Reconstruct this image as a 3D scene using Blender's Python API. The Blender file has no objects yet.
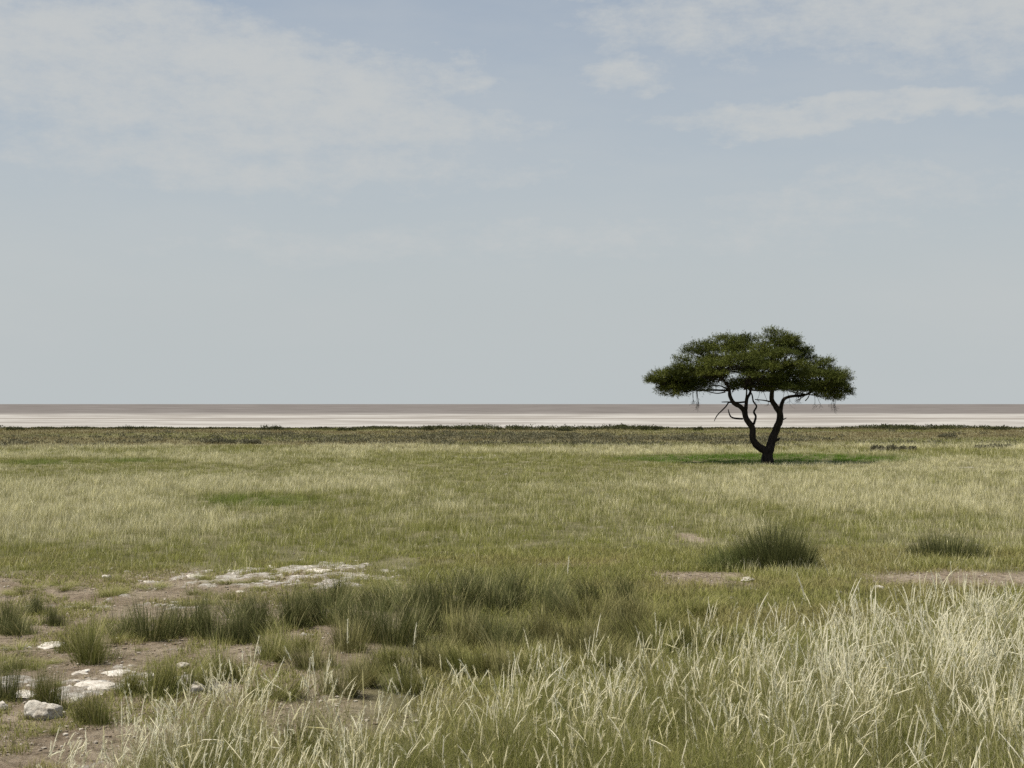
import bpy, math, random
import numpy as np

random.seed(7)
RNG = np.random.default_rng(11)
C = bpy.context.scene.collection
PI = math.pi

# ------------------------------------------------------------------ view geometry
CAM_H = 2.6            # eye height: standing in an open vehicle
F = 1400.0             # focal length in pixels (about a 49 mm lens)
HOR = 404.0            # row of the horizon in the picture
CX = 512.0


def at(px, py):
    """ground point that the photo shows at (px, py)"""
    d = CAM_H * F / (py - HOR)
    return (px - CX) * d / F, d


def to_px(x, y):
    y = np.maximum(y, 0.5)
    return CX + F * x / y, HOR + CAM_H * F / y


# ------------------------------------------------------------------ noise
def _hash(ix, iy, seed):
    h = (ix.astype(np.int64) * 374761393 + iy.astype(np.int64) * 668265263 + seed * 1442695041) & 0xFFFFFFFF
    h = ((h ^ (h >> 13)) * 1274126177) & 0xFFFFFFFF
    h = h ^ (h >> 16)
    return (h & 0xFFFF) / 65535.0


def vnoise(x, y, seed=0):
    x = np.asarray(x, float); y = np.asarray(y, float)
    ix = np.floor(x); iy = np.floor(y)
    fx = x - ix; fy = y - iy
    fx = fx * fx * (3 - 2 * fx); fy = fy * fy * (3 - 2 * fy)
    a = _hash(ix, iy, seed); b = _hash(ix + 1, iy, seed)
    c = _hash(ix, iy + 1, seed); d = _hash(ix + 1, iy + 1, seed)
    return (a * (1 - fx) + b * fx) * (1 - fy) + (c * (1 - fx) + d * fx) * fy


def fbm(x, y, octv=4, seed=0, gain=0.5):
    s = 0; a = 1; t = 0
    for k in range(octv):
        s = s + a * vnoise(x * 2 ** k + 17.3 * k, y * 2 ** k - 9.1 * k, seed + k)
        t += a; a *= gain
    return s / t


def sstep(e0, e1, v):
    t = np.clip((v - e0) / (e1 - e0), 0, 1)
    return t * t * (3 - 2 * t)


# ------------------------------------------------------------------ layout masks (all on the ground plane)
def ell(px, py, cx, cy, rx, ry, soft=0.45):
    r = np.sqrt(((px - cx) / rx) ** 2 + ((py - cy) / ry) ** 2)
    return 1 - sstep(1 - soft, 1 + soft, r)


def front_edge(px):
    """distance at which the tall pale grass in front ends"""
    return np.interp(px, [-300, -60, 0, 100, 200, 300, 400, 500, 600, 700, 800, 900, 1024, 1400],
                     [7.2, 7.8, 8.2, 9.3, 10.1, 10.6, 10.7, 11.2, 11.9, 13.0, 14.1, 14.4, 14.0, 13.8])


def bare_mask(x, y):
    """1 where the soil is bare"""
    px, py = to_px(x, y)
    wob = (fbm(x * 0.9, y * 0.45, 4, 31) - 0.5)
    pyw = py + wob * 26
    left = sstep(566, 577, pyw) * (1 - sstep(330, 440, px + wob * 160))
    m = left * 0.95
    m = np.maximum(m, ell(px + wob * 60, pyw, 120, 585, 290, 14) * 0.9)
    m = np.maximum(m, ell(px + wob * 60, pyw, 700, 577, 60, 7))
    m = np.maximum(m, ell(px + wob * 60, pyw, 690, 541, 20, 3))
    m = np.maximum(m, ell(px + wob * 80, py + wob * 8, 985, 578, 150, 8))
    m = np.maximum(m, ell(px + wob * 80, pyw, 590, 562, 60, 4))
    m = np.maximum(m, ell(px + wob * 60, pyw, 220, 690, 90, 34) * 0.9)
    return m


def calc_mask(x, y):
    """1 where pale limestone crust lies open"""
    px, py = to_px(x, y)
    m = ell(px, py, 268, 579, 115, 12, 0.6) * 0.84
    m = np.maximum(m, ell(px, py, 325, 573, 65, 11, 0.6) * 0.95)
    m = np.maximum(m, ell(px, py, 110, 603, 100, 8, 0.7) * 0.5)
    m = np.maximum(m, ell(px, py, 60, 688, 110, 16, 0.6) * 0.62)
    m = np.maximum(m, ell(px, py, 120, 674, 70, 9, 0.6) * 0.68)
    m = np.maximum(m, ell(px, py, 205, 678, 45, 12, 0.7) * 0.85)
    m = np.maximum(m, ell(px, py, 45, 645, 50, 8, 0.7) * 0.62)
    m = np.maximum(m, ell(px, py, 470, 456.5, 50, 2.0, 0.6) * 0.8)
    n = fbm(x * 4.2, y * 2.3, 5, 77, 0.68)
    return sstep(0.61, 0.65, n * 0.80 + m * 0.30)


def height(x, y):
    x = np.asarray(x, float); y = np.asarray(y, float)
    near = 1 - sstep(40, 70, y)
    h = (fbm(x * 0.35, y * 0.35, 3, 5) - 0.5) * 0.10 * near
    h = h + (fbm(x * 2.5, y * 2.5, 4, 8) - 0.5) * 0.045 * near
    h = h + (fbm(x * 0.03, y * 0.03, 3, 9) - 0.5) * 0.25 * sstep(45, 90, y)
    return h * 1.0 - 0.9 * sstep(149, 158, y + 5 * (fbm(x * 0.06, y * 0.0, 3, 4) - 0.5))


# ------------------------------------------------------------------ node helpers
def new_mat(name):
    m = bpy.data.materials.new(name); m.use_nodes = True
    nt = m.node_tree; nt.nodes.clear()
    out = nt.nodes.new('ShaderNodeOutputMaterial')
    return m, nt, out


class NB:
    def __init__(s, nt): s.nt = nt
    def n(s, t, **kw):
        nd = s.nt.nodes.new(t)
        for k, v in kw.items(): setattr(nd, k, v)
        return nd
    def put(s, sock, v):
        if v is None: return
        if hasattr(v, 'is_output'): s.nt.links.new(v, sock)
        else: sock.default_value = v
    def math(s, op, a, b=None, c=None, clamp=False):
        nd = s.n('ShaderNodeMath', operation=op, use_clamp=clamp)
        for i, v in enumerate((a, b, c)): s.put(nd.inputs[i], v)
        return nd.outputs[0]
    def noise(s, vec, scale, detail=5, rough=0.55, dim='3D'):
        nd = s.n('ShaderNodeTexNoise', noise_dimensions=dim)
        s.put(nd.inputs['Vector'], vec); s.put(nd.inputs['Scale'], scale)
        nd.inputs['Detail'].default_value = detail; nd.inputs['Roughness'].default_value = rough
        return nd.outputs['Fac']
    def mix(s, fac, a, b):
        nd = s.n('ShaderNodeMix', data_type='RGBA')
        s.put(nd.inputs['Factor'], fac); s.put(nd.inputs['A'] if False else nd.inputs[6], a); s.put(nd.inputs[7], b)
        return nd.outputs[2]
    def ramp(s, v, lo, hi):
        nd = s.n('ShaderNodeMapRange', interpolation_type='SMOOTHSTEP')
        s.put(nd.inputs[0], v); s.put(nd.inputs[1], lo); s.put(nd.inputs[2], hi)
        return nd.outputs[0]
    def mapping(s, vec, scale):
        nd = s.n('ShaderNodeMapping'); s.put(nd.inputs['Vector'], vec); nd.inputs['Scale'].default_value = scale
        return nd.outputs[0]


def leaf_material(name, transl=0.35, rough=0.65, spec=0.08, vary=0.25):
    m, nt, out = new_mat(name); b = NB(nt)
    at_ = b.n('ShaderNodeAttribute', attribute_name='tint')
    geo = b.n('ShaderNodeNewGeometry')
    nz = b.noise(geo.outputs['Position'], 1.7, 3)
    oi = b.n('ShaderNodeObjectInfo')
    v = b.math('MULTIPLY_ADD', nz, vary * 2, 1 - vary)
    rv = b.math('MULTIPLY_ADD', oi.outputs['Random'], 0.22, 0.89)
    v = b.math('MULTIPLY', v, rv)
    vm = b.n('ShaderNodeVectorMath', operation='SCALE')
    b.put(vm.inputs[0], at_.outputs['Color']); b.put(vm.inputs['Scale'], v)
    p = b.n('ShaderNodeBsdfPrincipled')
    b.put(p.inputs['Base Color'], vm.outputs[0]); p.inputs['Roughness'].default_value = rough
    p.inputs['Specular IOR Level'].default_value = spec
    t = b.n('ShaderNodeBsdfTranslucent'); b.put(t.inputs['Color'], vm.outputs[0])
    mx = b.n('ShaderNodeMixShader'); mx.inputs[0].default_value = transl
    nt.links.new(p.outputs[0], mx.inputs[1]); nt.links.new(t.outputs[0], mx.inputs[2])
    nt.links.new(mx.outputs[0], out.inputs[0])
    return m


M_GRASS = leaf_material('grass_blade', 0.24)
M_RUSH = leaf_material('rush_blade', 0.22, 0.6, 0.08, 0.2)
M_LEAF = leaf_material('acacia_leaf', 0.12, 0.65, 0.12, 0.3)
M_SHRUB = leaf_material('shrub_leaf', 0.2, 0.7, 0.15, 0.25)


def bark_material():
    m, nt, out = new_mat('acacia_bark'); b = NB(nt)
    geo = b.n('ShaderNodeNewGeometry')
    n1 = b.noise(b.mapping(geo.outputs['Position'], (14, 14, 3)), 1.0, 6, 0.65)
    col = b.mix(b.ramp(n1, 0.3, 0.7), (0.011, 0.009, 0.007, 1), (0.040, 0.032, 0.026, 1))
    p = b.n('ShaderNodeBsdfPrincipled'); b.put(p.inputs['Base Color'], col)
    p.inputs['Roughness'].default_value = 0.9; p.inputs['Specular IOR Level'].default_value = 0.15
    bp = b.n('ShaderNodeBump'); b.put(bp.inputs['Height'], n1); bp.inputs['Distance'].default_value = 0.05
    nt.links.new(bp.outputs[0], p.inputs['Normal']); nt.links.new(p.outputs[0], out.inputs[0])
    return m


M_BARK = bark_material()


def rock_material():
    m, nt, out = new_mat('limestone'); b = NB(nt)
    tc = b.n('ShaderNodeTexCoord')
    geo = b.n('ShaderNodeNewGeometry')
    n1 = b.noise(geo.outputs['Position'], 9, 7, 0.68)
    n2 = b.noise(geo.outputs['Position'], 30, 5, 0.7)
    col = b.mix(b.ramp(n1, 0.32, 0.62), (0.30, 0.26, 0.205, 1), (0.66, 0.62, 0.56, 1))
    col = b.mix(b.ramp(n2, 0.55, 0.72), col, (0.15, 0.125, 0.10, 1))
    p = b.n('ShaderNodeBsdfPrincipled'); b.put(p.inputs['Base Color'], col)
    p.inputs['Roughness'].default_value = 0.92; p.inputs['Specular IOR Level'].default_value = 0.2
    bp = b.n('ShaderNodeBump'); b.put(bp.inputs['Height'], n2); bp.inputs['Distance'].default_value = 0.02
    nt.links.new(bp.outputs[0], p.inputs['Normal']); nt.links.new(p.outputs[0], out.inputs[0])
    return m


M_ROCK = rock_material()


def ground_material():
    m, nt, out = new_mat('soil'); b = NB(nt)
    geo = b.n('ShaderNodeNewGeometry'); P = geo.outputs['Position']
    calc = b.n('ShaderNodeAttribute', attribute_name='calc').outputs['Fac']
    green = b.n('ShaderNodeAttribute', attribute_name='green').outputs['Fac']
    n1 = b.noise(P, 1.3, 6, 0.6); n2 = b.noise(P, 9, 6, 0.75); n3 = b.noise(P, 38, 5, 0.75)
    soil = b.mix(b.ramp(n1, 0.3, 0.7), (0.250, 0.190, 0.134, 1), (0.420, 0.345, 0.258, 1))
    soil = b.mix(b.ramp(n2, 0.42, 0.68), soil, (0.115, 0.086, 0.056, 1))
    soil = b.mix(b.ramp(n3, 0.55, 0.66), soil, (0.41, 0.36, 0.285, 1))
    cal = b.mix(b.ramp(n2, 0.35, 0.62), (0.30, 0.26, 0.21, 1), (0.62, 0.585, 0.53, 1))
    cal = b.mix(b.ramp(n3, 0.58, 0.74), cal, (0.16, 0.13, 0.095, 1))
    turf = b.mix(b.ramp(n1, 0.35, 0.65), (0.115, 0.115, 0.045, 1), (0.20, 0.185, 0.095, 1))
    col = b.mix(b.math('MULTIPLY', green, 0.85), soil, turf)
    col = b.mix(b.math('MULTIPLY', calc, b.ramp(b.noise(P, 5, 5, 0.65), 0.36, 0.50)), col, cal)
    p = b.n('ShaderNodeBsdfPrincipled'); b.put(p.inputs['Base Color'], col)
    p.inputs['Roughness'].default_value = 0.95; p.inputs['Specular IOR Level'].default_value = 0.15
    bp = b.n('ShaderNodeBump'); b.put(bp.inputs['Height'], b.math('ADD', n2, b.math('MULTIPLY', n3, 0.5)))
    bp.inputs['Distance'].default_value = 0.08
    nt.links.new(bp.outputs[0], p.inputs['Normal']); nt.links.new(p.outputs[0], out.inputs[0])
    return m


def pan_material():
    m, nt, out = new_mat('salt_crust'); b = NB(nt)
    geo = b.n('ShaderNodeNewGeometry'); P = geo.outputs['Position']
    sep = b.n('ShaderNodeSeparateXYZ'); b.put(sep.inputs[0], P)
    X, Y = sep.outputs[0], sep.outputs[1]
    # depth in the units in which far bands look evenly spaced: 4900 / y
    k = b.math('DIVIDE', 4900.0, b.math('MAXIMUM', Y, 60.0))        # about pixels under the horizon
    comb = b.n('ShaderNodeCombineXYZ')
    b.put(comb.inputs[0], b.math('DIVIDE', X, b.math('MAXIMUM', Y, 60.0))); b.put(comb.inputs[1], k)
    V = comb.outputs[0]
    s1 = b.noise(b.mapping(V, (7.0, 0.42, 1)), 1.0, 6, 0.65)
    s2 = b.noise(b.mapping(V, (22.0, 1.7, 1)), 1.0, 6, 0.7)
    kk = b.math('ADD', k, b.math('MULTIPLY', b.math('SUBTRACT', s1, 0.5), 3.2))
    far = b.mix(b.ramp(s2, 0.3, 0.7), (0.126, 0.114, 0.109, 1), (0.182, 0.168, 0.162, 1))
    near = b.mix(b.ramp(s1, 0.35, 0.62), (0.235, 0.218, 0.202, 1), (0.375, 0.36, 0.342, 1))
    near = b.mix(b.math('MULTIPLY', b.ramp(s2, 0.50, 0.68), 0.45), near, (0.22, 0.198, 0.178, 1))
    col = b.mix(b.ramp(kk, 8.6, 11.8), far, near)
    # grey mud streak low on the pan
    st = b.math('MULTIPLY', b.ramp(kk, 14.4, 15.0), b.math('SUBTRACT', 1.0, b.ramp(kk, 15.4, 16.2)))
    col = b.mix(b.math('MULTIPLY', st, 0.75), col, (0.19, 0.168, 0.15, 1))
    p = b.n('ShaderNodeBsdfPrincipled'); b.put(p.inputs['Base Color'], col)
    p.inputs['Roughness'].default_value = 1.0; p.inputs['Specular IOR Level'].default_value = 0.0
    nt.links.new(p.outputs[0], out.inputs[0])
    return m


# ------------------------------------------------------------------ mesh helpers
def mesh_from(name, verts, quads=None, tris=None, tint=None, mats=(), mat_idx=None, smooth=False):
    verts = np.ascontiguousarray(verts, np.float32).reshape(-1, 3)
    me = bpy.data.meshes.new(name)
    nq = 0 if quads is None else len(quads); nt_ = 0 if tris is None else len(tris)
    me.vertices.add(len(verts)); me.vertices.foreach_set('co', verts.ravel())
    loops = []
    if nq: loops.append(np.asarray(quads, np.int32).ravel())
    if nt_: loops.append(np.asarray(tris, np.int32).ravel())
    loops = np.concatenate(loops)
    me.loops.add(len(loops)); me.loops.foreach_set('vertex_index', loops)
    tot = np.concatenate([np.full(nq, 4, np.int32), np.full(nt_, 3, np.int32)])
    start = np.concatenate([[0], np.cumsum(tot)[:-1]]).astype(np.int32)
    me.polygons.add(len(tot)); me.polygons.foreach_set('loop_start', start)
    if mat_idx is not None: me.polygons.foreach_set('material_index', np.asarray(mat_idx, np.int32))
    me.polygons.foreach_set('use_smooth', np.full(len(tot), smooth, bool))
    me.update(calc_edges=True)
    if tint is not None:
        a = me.attributes.new('tint', 'FLOAT_COLOR', 'POINT')
        c = np.ones((len(verts), 4), np.float32); c[:, :3] = np.asarray(tint).reshape(-1, 3)
        a.data.foreach_set('color', c.ravel())
    for m in mats: me.materials.append(m)
    return me


def link(name, me, parent=None):
    o = bpy.data.objects.new(name, me); C.objects.link(o)
    if parent: o.parent = parent
    return o


def tag(o, label=None, cat=None, group=None, kind=None):
    if label: o['label'] = label
    if cat: o['category'] = cat
    if group: o['group'] = group
    o['kind'] = kind or 'thing'
    return o


def blade_curves(base, length, az, lean, curl, nseg, power=1.4, kink_t=None, kink_a=None, twist=None):
    """centre lines of N blades: (N, nseg+1, 3) and tangent angles"""
    N = len(base)
    t = np.linspace(0, 1, nseg + 1)
    tm = (t[:-1] + t[1:]) / 2
    th = lean[:, None] + curl[:, None] * tm[None, :] ** power
    if kink_t is not None:
        th = th + np.where(tm[None, :] > kink_t[:, None], kink_a[:, None], 0)
    ds = length[:, None] / nseg
    azt = az[:, None] + (0 if twist is None else twist[:, None] * tm[None, :])
    zero = np.zeros((N, 1)); h = np.sin(th) * ds
    xx = np.concatenate([zero, np.cumsum(h * np.cos(azt), 1)], 1)
    yy = np.concatenate([zero, np.cumsum(h * np.sin(azt), 1)], 1)
    z = np.concatenate([zero, np.cumsum(np.cos(th) * ds, 1)], 1)
    return np.stack([base[:, None, 0] + xx, base[:, None, 1] + yy, base[:, None, 2] + z], 2)


def blades(base, length, az, lean, curl, width, c0, c1, nseg=3, power=1.4, kink_t=None, kink_a=None, taper=0.8, cpow=1.0, twist=None):
    """flat tapering blades -> verts, quads, tint"""
    P = blade_curves(base, length, az, lean, curl, nseg, power, kink_t, kink_a, twist)
    N = len(base); n1 = nseg + 1
    wa = az + PI / 2 + RNG.uniform(-1.1, 1.1, N)
    wd = np.stack([np.cos(wa), np.sin(wa), np.zeros(N)], 1)
    t = np.linspace(0, 1, n1)
    w = np.maximum((1 - t ** 1.6) ** taper, 0.06) * 0.5
    off = wd[:, None, :] * (width[:, None] * w[None, :])[:, :, None]
    V = np.stack([P - off, P + off], 2)            # N, n1, 2, 3
    idx = (np.arange(N) * n1 * 2)[:, None] + (np.arange(nseg) * 2)[None, :]
    Q = np.stack([idx, idx + 1, idx + 3, idx + 2], 2).reshape(-1, 4)
    tc = (t ** cpow)[None, :, None]
    col = c0[:, None, :] * (1 - tc) + c1[:, None, :] * tc
    T = np.repeat(col[:, :, None, :], 2, 2)
    return V.reshape(-1, 3), Q, T.reshape(-1, 3)


class Bag:
    def __init__(s): s.v = []; s.q = []; s.t = []; s.n = 0
    def add(s, vqt):
        v, q, t = vqt
        s.v.append(v); s.q.append(q + s.n); s.t.append(t); s.n += len(v)
    def mesh(s, name, mat):
        return mesh_from(name, np.concatenate(s.v), np.concatenate(s.q), None, np.concatenate(s.t), (mat,))


def mixc(a, b, f):
    a = np.asarray(a, float); b = np.asarray(b, float)
    return a[None, :] * (1 - f[:, None]) + b[None, :] * f[:, None]


def seed_heads(P, frac, rad, col, bristle=18, sides=4):
    """pale spikes on the upper end of stems. P: (N, n, 3) fine centre lines; the last frac of it carries the spike"""
    N, n, _ = P.shape
    rings = 6
    t = np.linspace(1 - frac, 1.0, rings) * (n - 1)
    i0 = np.clip(np.floor(t).astype(int), 0, n - 2); f = (t - i0)[None, :, None]
    R = P[:, i0] * (1 - f) + P[:, i0 + 1] * f           # N, rings, 3
    prof = np.array([0.35, 0.9, 1.0, 0.85, 0.6, 0.12])
    tan = P[:, -1] - P[:, int((n - 1) * (1 - frac))]
    tan /= np.linalg.norm(tan, axis=1)[:, None] + 1e-9
    ref = np.where(np.abs(tan[:, 2:3]) > 0.9, [[1.0, 0, 0]], [[0, 0, 1.0]])
    u = np.cross(tan, ref); u /= np.linalg.norm(u, axis=1)[:, None]
    w = np.cross(tan, u)
    a = np.linspace(0, 2 * PI, sides, endpoint=False)
    ring = u[:, None, :] * np.cos(a)[None, :, None] + w[:, None, :] * np.sin(a)[None, :, None]   # N, sides, 3
    V = R[:, :, None, :] + ring[:, None, :, :] * (rad[:, None, None, None] * prof[None, :, None, None])
    base = (np.arange(N) * rings * sides)[:, None, None]
    ri = np.arange(rings - 1)[None, :, None] * sides; si = np.arange(sides)[None, None, :]; sj = (si + 1) % sides
    Q = np.stack([base + ri + si, base + ri + sj, base + ri + sides + sj, base + ri + sides + si], 3).reshape(-1, 4)
    T = np.repeat(col, rings * sides, 0)
    out = [(V.reshape(-1, 3), Q, T)]
    # bristles
    K = bristle
    tb = RNG.uniform(0, 0.95, (N, K))
    s = tan[:, None, :] * (np.linalg.norm(P[:, -1] - P[:, int((n - 1) * (1 - frac))], axis=1)[:, None, None])
    B = P[:, int((n - 1) * (1 - frac))][:, None, :] + s * tb[:, :, None]
    ab = RNG.uniform(0, 2 * PI, (N, K))
    rd = u[:, None, :] * np.cos(ab)[:, :, None] + w[:, None, :] * np.sin(ab)[:, :, None]
    d = tan[:, None, :] * 0.85 + rd * RNG.uniform(0.35, 0.8, (N, K))[:, :, None]
    L = RNG.uniform(0.010, 0.028, (N, K))[:, :, None]
    sidev = np.cross(d, rd); sidev /= np.linalg.norm(sidev, axis=2)[:, :, None] + 1e-9
    p0 = B + rd * rad[:, None, None] * 0.5
    v0 = p0 - sidev * 0.0011; v1 = p0 + sidev * 0.0011; v2 = p0 + d * L + sidev * 0.0003; v3 = p0 + d * L - sidev * 0.0003
    V2 = np.stack([v0, v1, v2, v3], 2).reshape(-1, 3)
    Q2 = np.arange(N * K * 4).reshape(-1, 4)
    T2 = np.repeat(np.minimum(col * 1.08, 0.8), K * 4, 0)
    out.append((V2, Q2, T2))
    return out


def tube(path, radii, sides=8, seed=0, rough=0.12):
    """lumpy tube along a smooth path -> verts, quads"""
    path = np.asarray(path, float); radii = np.asarray(radii, float)
    n = len(path); seg = 5
    pts = []; rr = []
    for i in range(n - 1):
        p0 = path[max(i - 1, 0)]; p1 = path[i]; p2 = path[i + 1]; p3 = path[min(i + 2, n - 1)]
        for k in range(seg):
            t = k / seg
            pts.append(0.5 * ((2 * p1) + (-p0 + p2) * t + (2 * p0 - 5 * p1 + 4 * p2 - p3) * t * t + (-p0 + 3 * p1 - 3 * p2 + p3) * t ** 3))
            rr.append(radii[i] * (1 - t) + radii[i + 1] * t)
    pts.append(path[-1]); rr.append(radii[-1])
    pts = np.array(pts); rr = np.array(rr)
    tan = np.gradient(pts, axis=0); tan /= np.linalg.norm(tan, axis=1)[:, None] + 1e-9
    u = np.cross(tan[0], [0.31, 0.95, 0.05]); u /= np.linalg.norm(u)
    V = []
    a = np.linspace(0, 2 * PI, sides, endpoint=False)
    for i in range(len(pts)):
        u = u - tan[i] * np.dot(u, tan[i]); u /= np.linalg.norm(u)
        w = np.cross(tan[i], u)
        nz = 1 + rough * 2 * (vnoise(a * 1.3 + seed * 7, np.full(sides, i * 0.6 + seed), seed) - 0.5)
        V.append(pts[i] + rr[i] * nz[:, None] * (u[None] * np.cos(a)[:, None] + w[None] * np.sin(a)[:, None]))
    V.append(pts[-1:] + tan[-1:] * rr[-1] * 0.8)
    V = np.concatenate(V)
    m = len(pts)
    Q = [(i * sides + j, i * sides + (j + 1) % sides, (i + 1) * sides + (j + 1) % sides, (i + 1) * sides + j)
         for i in range(m - 1) for j in range(sides)]
    tip = m * sides
    Tq = [((m - 1) * sides + j, (m - 1) * sides + (j + 1) % sides, tip) for j in range(sides)]
    return V, np.array(Q), np.array(Tq)


def merge_tubes(list_):
    V, Q, T, n = [], [], [], 0
    for v, q, t in list_:
        V.append(v); Q.append(q + n); T.append(t + n); n += len(v)
    return np.concatenate(V), np.concatenate(Q), np.concatenate(T)


# ------------------------------------------------------------------ world: hazy daylight sky with thin cloud
SUN_EL, SUN_AZ = math.radians(68), math.radians(-112)   # azimuth from +Y towards +X: high on the left, a little behind the viewer


def build_world():
    w = bpy.data.worlds.new('World'); bpy.context.scene.world = w; w.use_nodes = True
    nt = w.node_tree; nt.nodes.clear(); b = NB(nt)
    out = b.n('ShaderNodeOutputWorld'); bg = b.n('ShaderNodeBackground'); bg.inputs['Strength'].default_value = 0.10
    sky = b.n('ShaderNodeTexSky', sky_type='NISHITA'); sky.sun_disc = False
    sky.sun_elevation = SUN_EL; sky.sun_rotation = SUN_AZ
    sky.air_density = 1.0; sky.dust_density = 2.2; sky.ozone_density = 1.6; sky.altitude = 1000
    tc = b.n('ShaderNodeTexCoord')
    sep = b.n('ShaderNodeSeparateXYZ'); b.put(sep.inputs[0], tc.outputs['Generated'])
    X, Y, Z = sep.outputs
    az = b.math('ARCTAN2', X, Y); el = b.math('ARCSINE', Z)
    comb = b.n('ShaderNodeCombineXYZ'); b.put(comb.inputs[0], az); b.put(comb.inputs[1], el)
    V = comb.outputs[0]
    warp = b.noise(b.mapping(V, (9, 20, 1)), 1.0, 5, 0.6)
    wv = b.math('SUBTRACT', warp, 0.5)
    wv2 = b.math('SUBTRACT', b.noise(b.mapping(V, (9, 22, 3)), 1.0, 5, 0.6), 0.5)
    n_wisp = b.noise(b.mapping(V, (7, 24, 1)), 1.0, 7, 0.62)
    n_fine = b.noise(b.mapping(V, (34, 60, 1)), 1.0, 8, 0.72)

    def blob(px, py, rx, ry, slope=0.0, soft=0.6):
        a0 = (px - 512) / F; e0 = (HOR - py) / F
        da = b.math('SUBTRACT', az, a0); de = b.math('SUBTRACT', el, e0)
        de = b.math('SUBTRACT', de, b.math('MULTIPLY', da, slope))
        de = b.math('ADD', de, b.math('MULTIPLY', wv, 0.065))
        da = b.math('ADD', da, b.math('MULTIPLY', wv2, 0.24))
        q = b.math('ADD', b.math('POWER', b.math('ABSOLUTE', b.math('DIVIDE', da, rx / F)), 2.0),
                   b.math('POWER', b.math('ABSOLUTE', b.math('DIVIDE', de, ry / F)), 2.0))
        return b.math('SUBTRACT', 1.0, b.ramp(b.math('SQRT', q), 1 - soft, 1 + soft))

    blobs = [blob(190, 92, 330, 72, -0.12, 0.5), blob(420, 78, 95, 26, -0.1, 0.5), blob(10, 40, 140, 60, 0, 0.6),
             blob(870, 22, 280, 52, 0, 0.6), blob(860, 122, 210, 20, 0.02, 0.5), blob(620, 82, 60, 16, 0.1, 0.7),
             blob(960, 75, 130, 30, 0, 0.8), blob(540, 2, 70, 14, 0, 0.7), blob(330, 150, 230, 26, -0.05, 0.9), blob(260, 165, 330, 34, 0.0, 0.8), blob(520, 240, 420, 26, 0.02, 0.9), blob(930, 200, 200, 24, 0, 0.9)]
    wts = [0.88, 0.75, 0.6, 0.85, 0.86, 0.7, 0.5, 0.6, 0.6, 0.7, 0.55, 0.65]
    m = None
    for q, wt in zip(blobs, wts):
        v = b.math('MULTIPLY', q, wt)
        m = v if m is None else b.math('MAXIMUM', m, v)
    nn = b.math('ADD', b.math('MULTIPLY', n_wisp, 0.5), b.math('MULTIPLY', n_fine, 0.5))
    tt = b.math('ADD', b.math('MULTIPLY', m, 0.85), b.math('MULTIPLY', b.math('SUBTRACT', nn, 0.5), 2.1))
    dens = b.math('MULTIPLY', b.ramp(tt, 0.08, 0.95), b.ramp(m, 0.0, 0.25))
    # general patchy veil over the rest of the sky (also behind the viewer)
    n_big = b.noise(b.mapping(tc.outputs['Generated'], (2.2, 2.2, 8)), 1.0, 6, 0.6)
    dens = b.math('MAXIMUM', dens, b.math('MULTIPLY', b.ramp(n_big, 0.38, 0.75), 0.42))
    # dust veil that thickens towards the horizon
    veil = b.math('MULTIPLY', b.math('SUBTRACT', 1.0, b.ramp(el, -0.02, 0.34)), 0.62)
    hz = b.mix(b.math('ADD', veil, 0.46), sky.outputs[0], (4.48, 4.84, 4.94, 1))
    col = b.mix(b.math('MULTIPLY', dens, 0.9), hz, (5.0, 5.18, 5.2, 1))
    b.put(bg.inputs['Color'], col)
    nt.links.new(bg.outputs[0], out.inputs[0])


bpy.context.scene.cycles.use_denoising = False
build_world()
sun = bpy.data.lights.new('sun', 'SUN'); sun.energy = 5.0; sun.angle = math.radians(0.9); sun.color = (1.0, 0.94, 0.82)
so = bpy.data.objects.new('sun', sun); C.objects.link(so)
so.rotation_euler = (PI / 2 - SUN_EL, 0, PI - SUN_AZ)
# direction check: light travels along local -Z; rotate so that it comes from azimuth SUN_AZ
from mathutils import Vector
sd = Vector((math.sin(SUN_AZ) * math.cos(SUN_EL), math.cos(SUN_AZ) * math.cos(SUN_EL), math.sin(SUN_EL)))
so.rotation_euler = sd.to_track_quat('Z', 'Y').to_euler()

cam = bpy.data.cameras.new('camera'); co = bpy.data.objects.new('camera', cam); C.objects.link(co)
cam.sensor_width = 36; cam.lens = F / 1024 * 36; cam.clip_end = 60000; cam.clip_start = 0.1
co.location = (0, 0, CAM_H); co.rotation_euler = (PI / 2 + math.atan((HOR - 384) / F), 0, 0)
bpy.context.scene.camera = co
vs = bpy.context.scene.view_settings
vs.view_transform = 'Standard'; vs.look = 'None'; vs.gamma = 1; vs.exposure = 0.15; vs.use_curve_mapping = False


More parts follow.
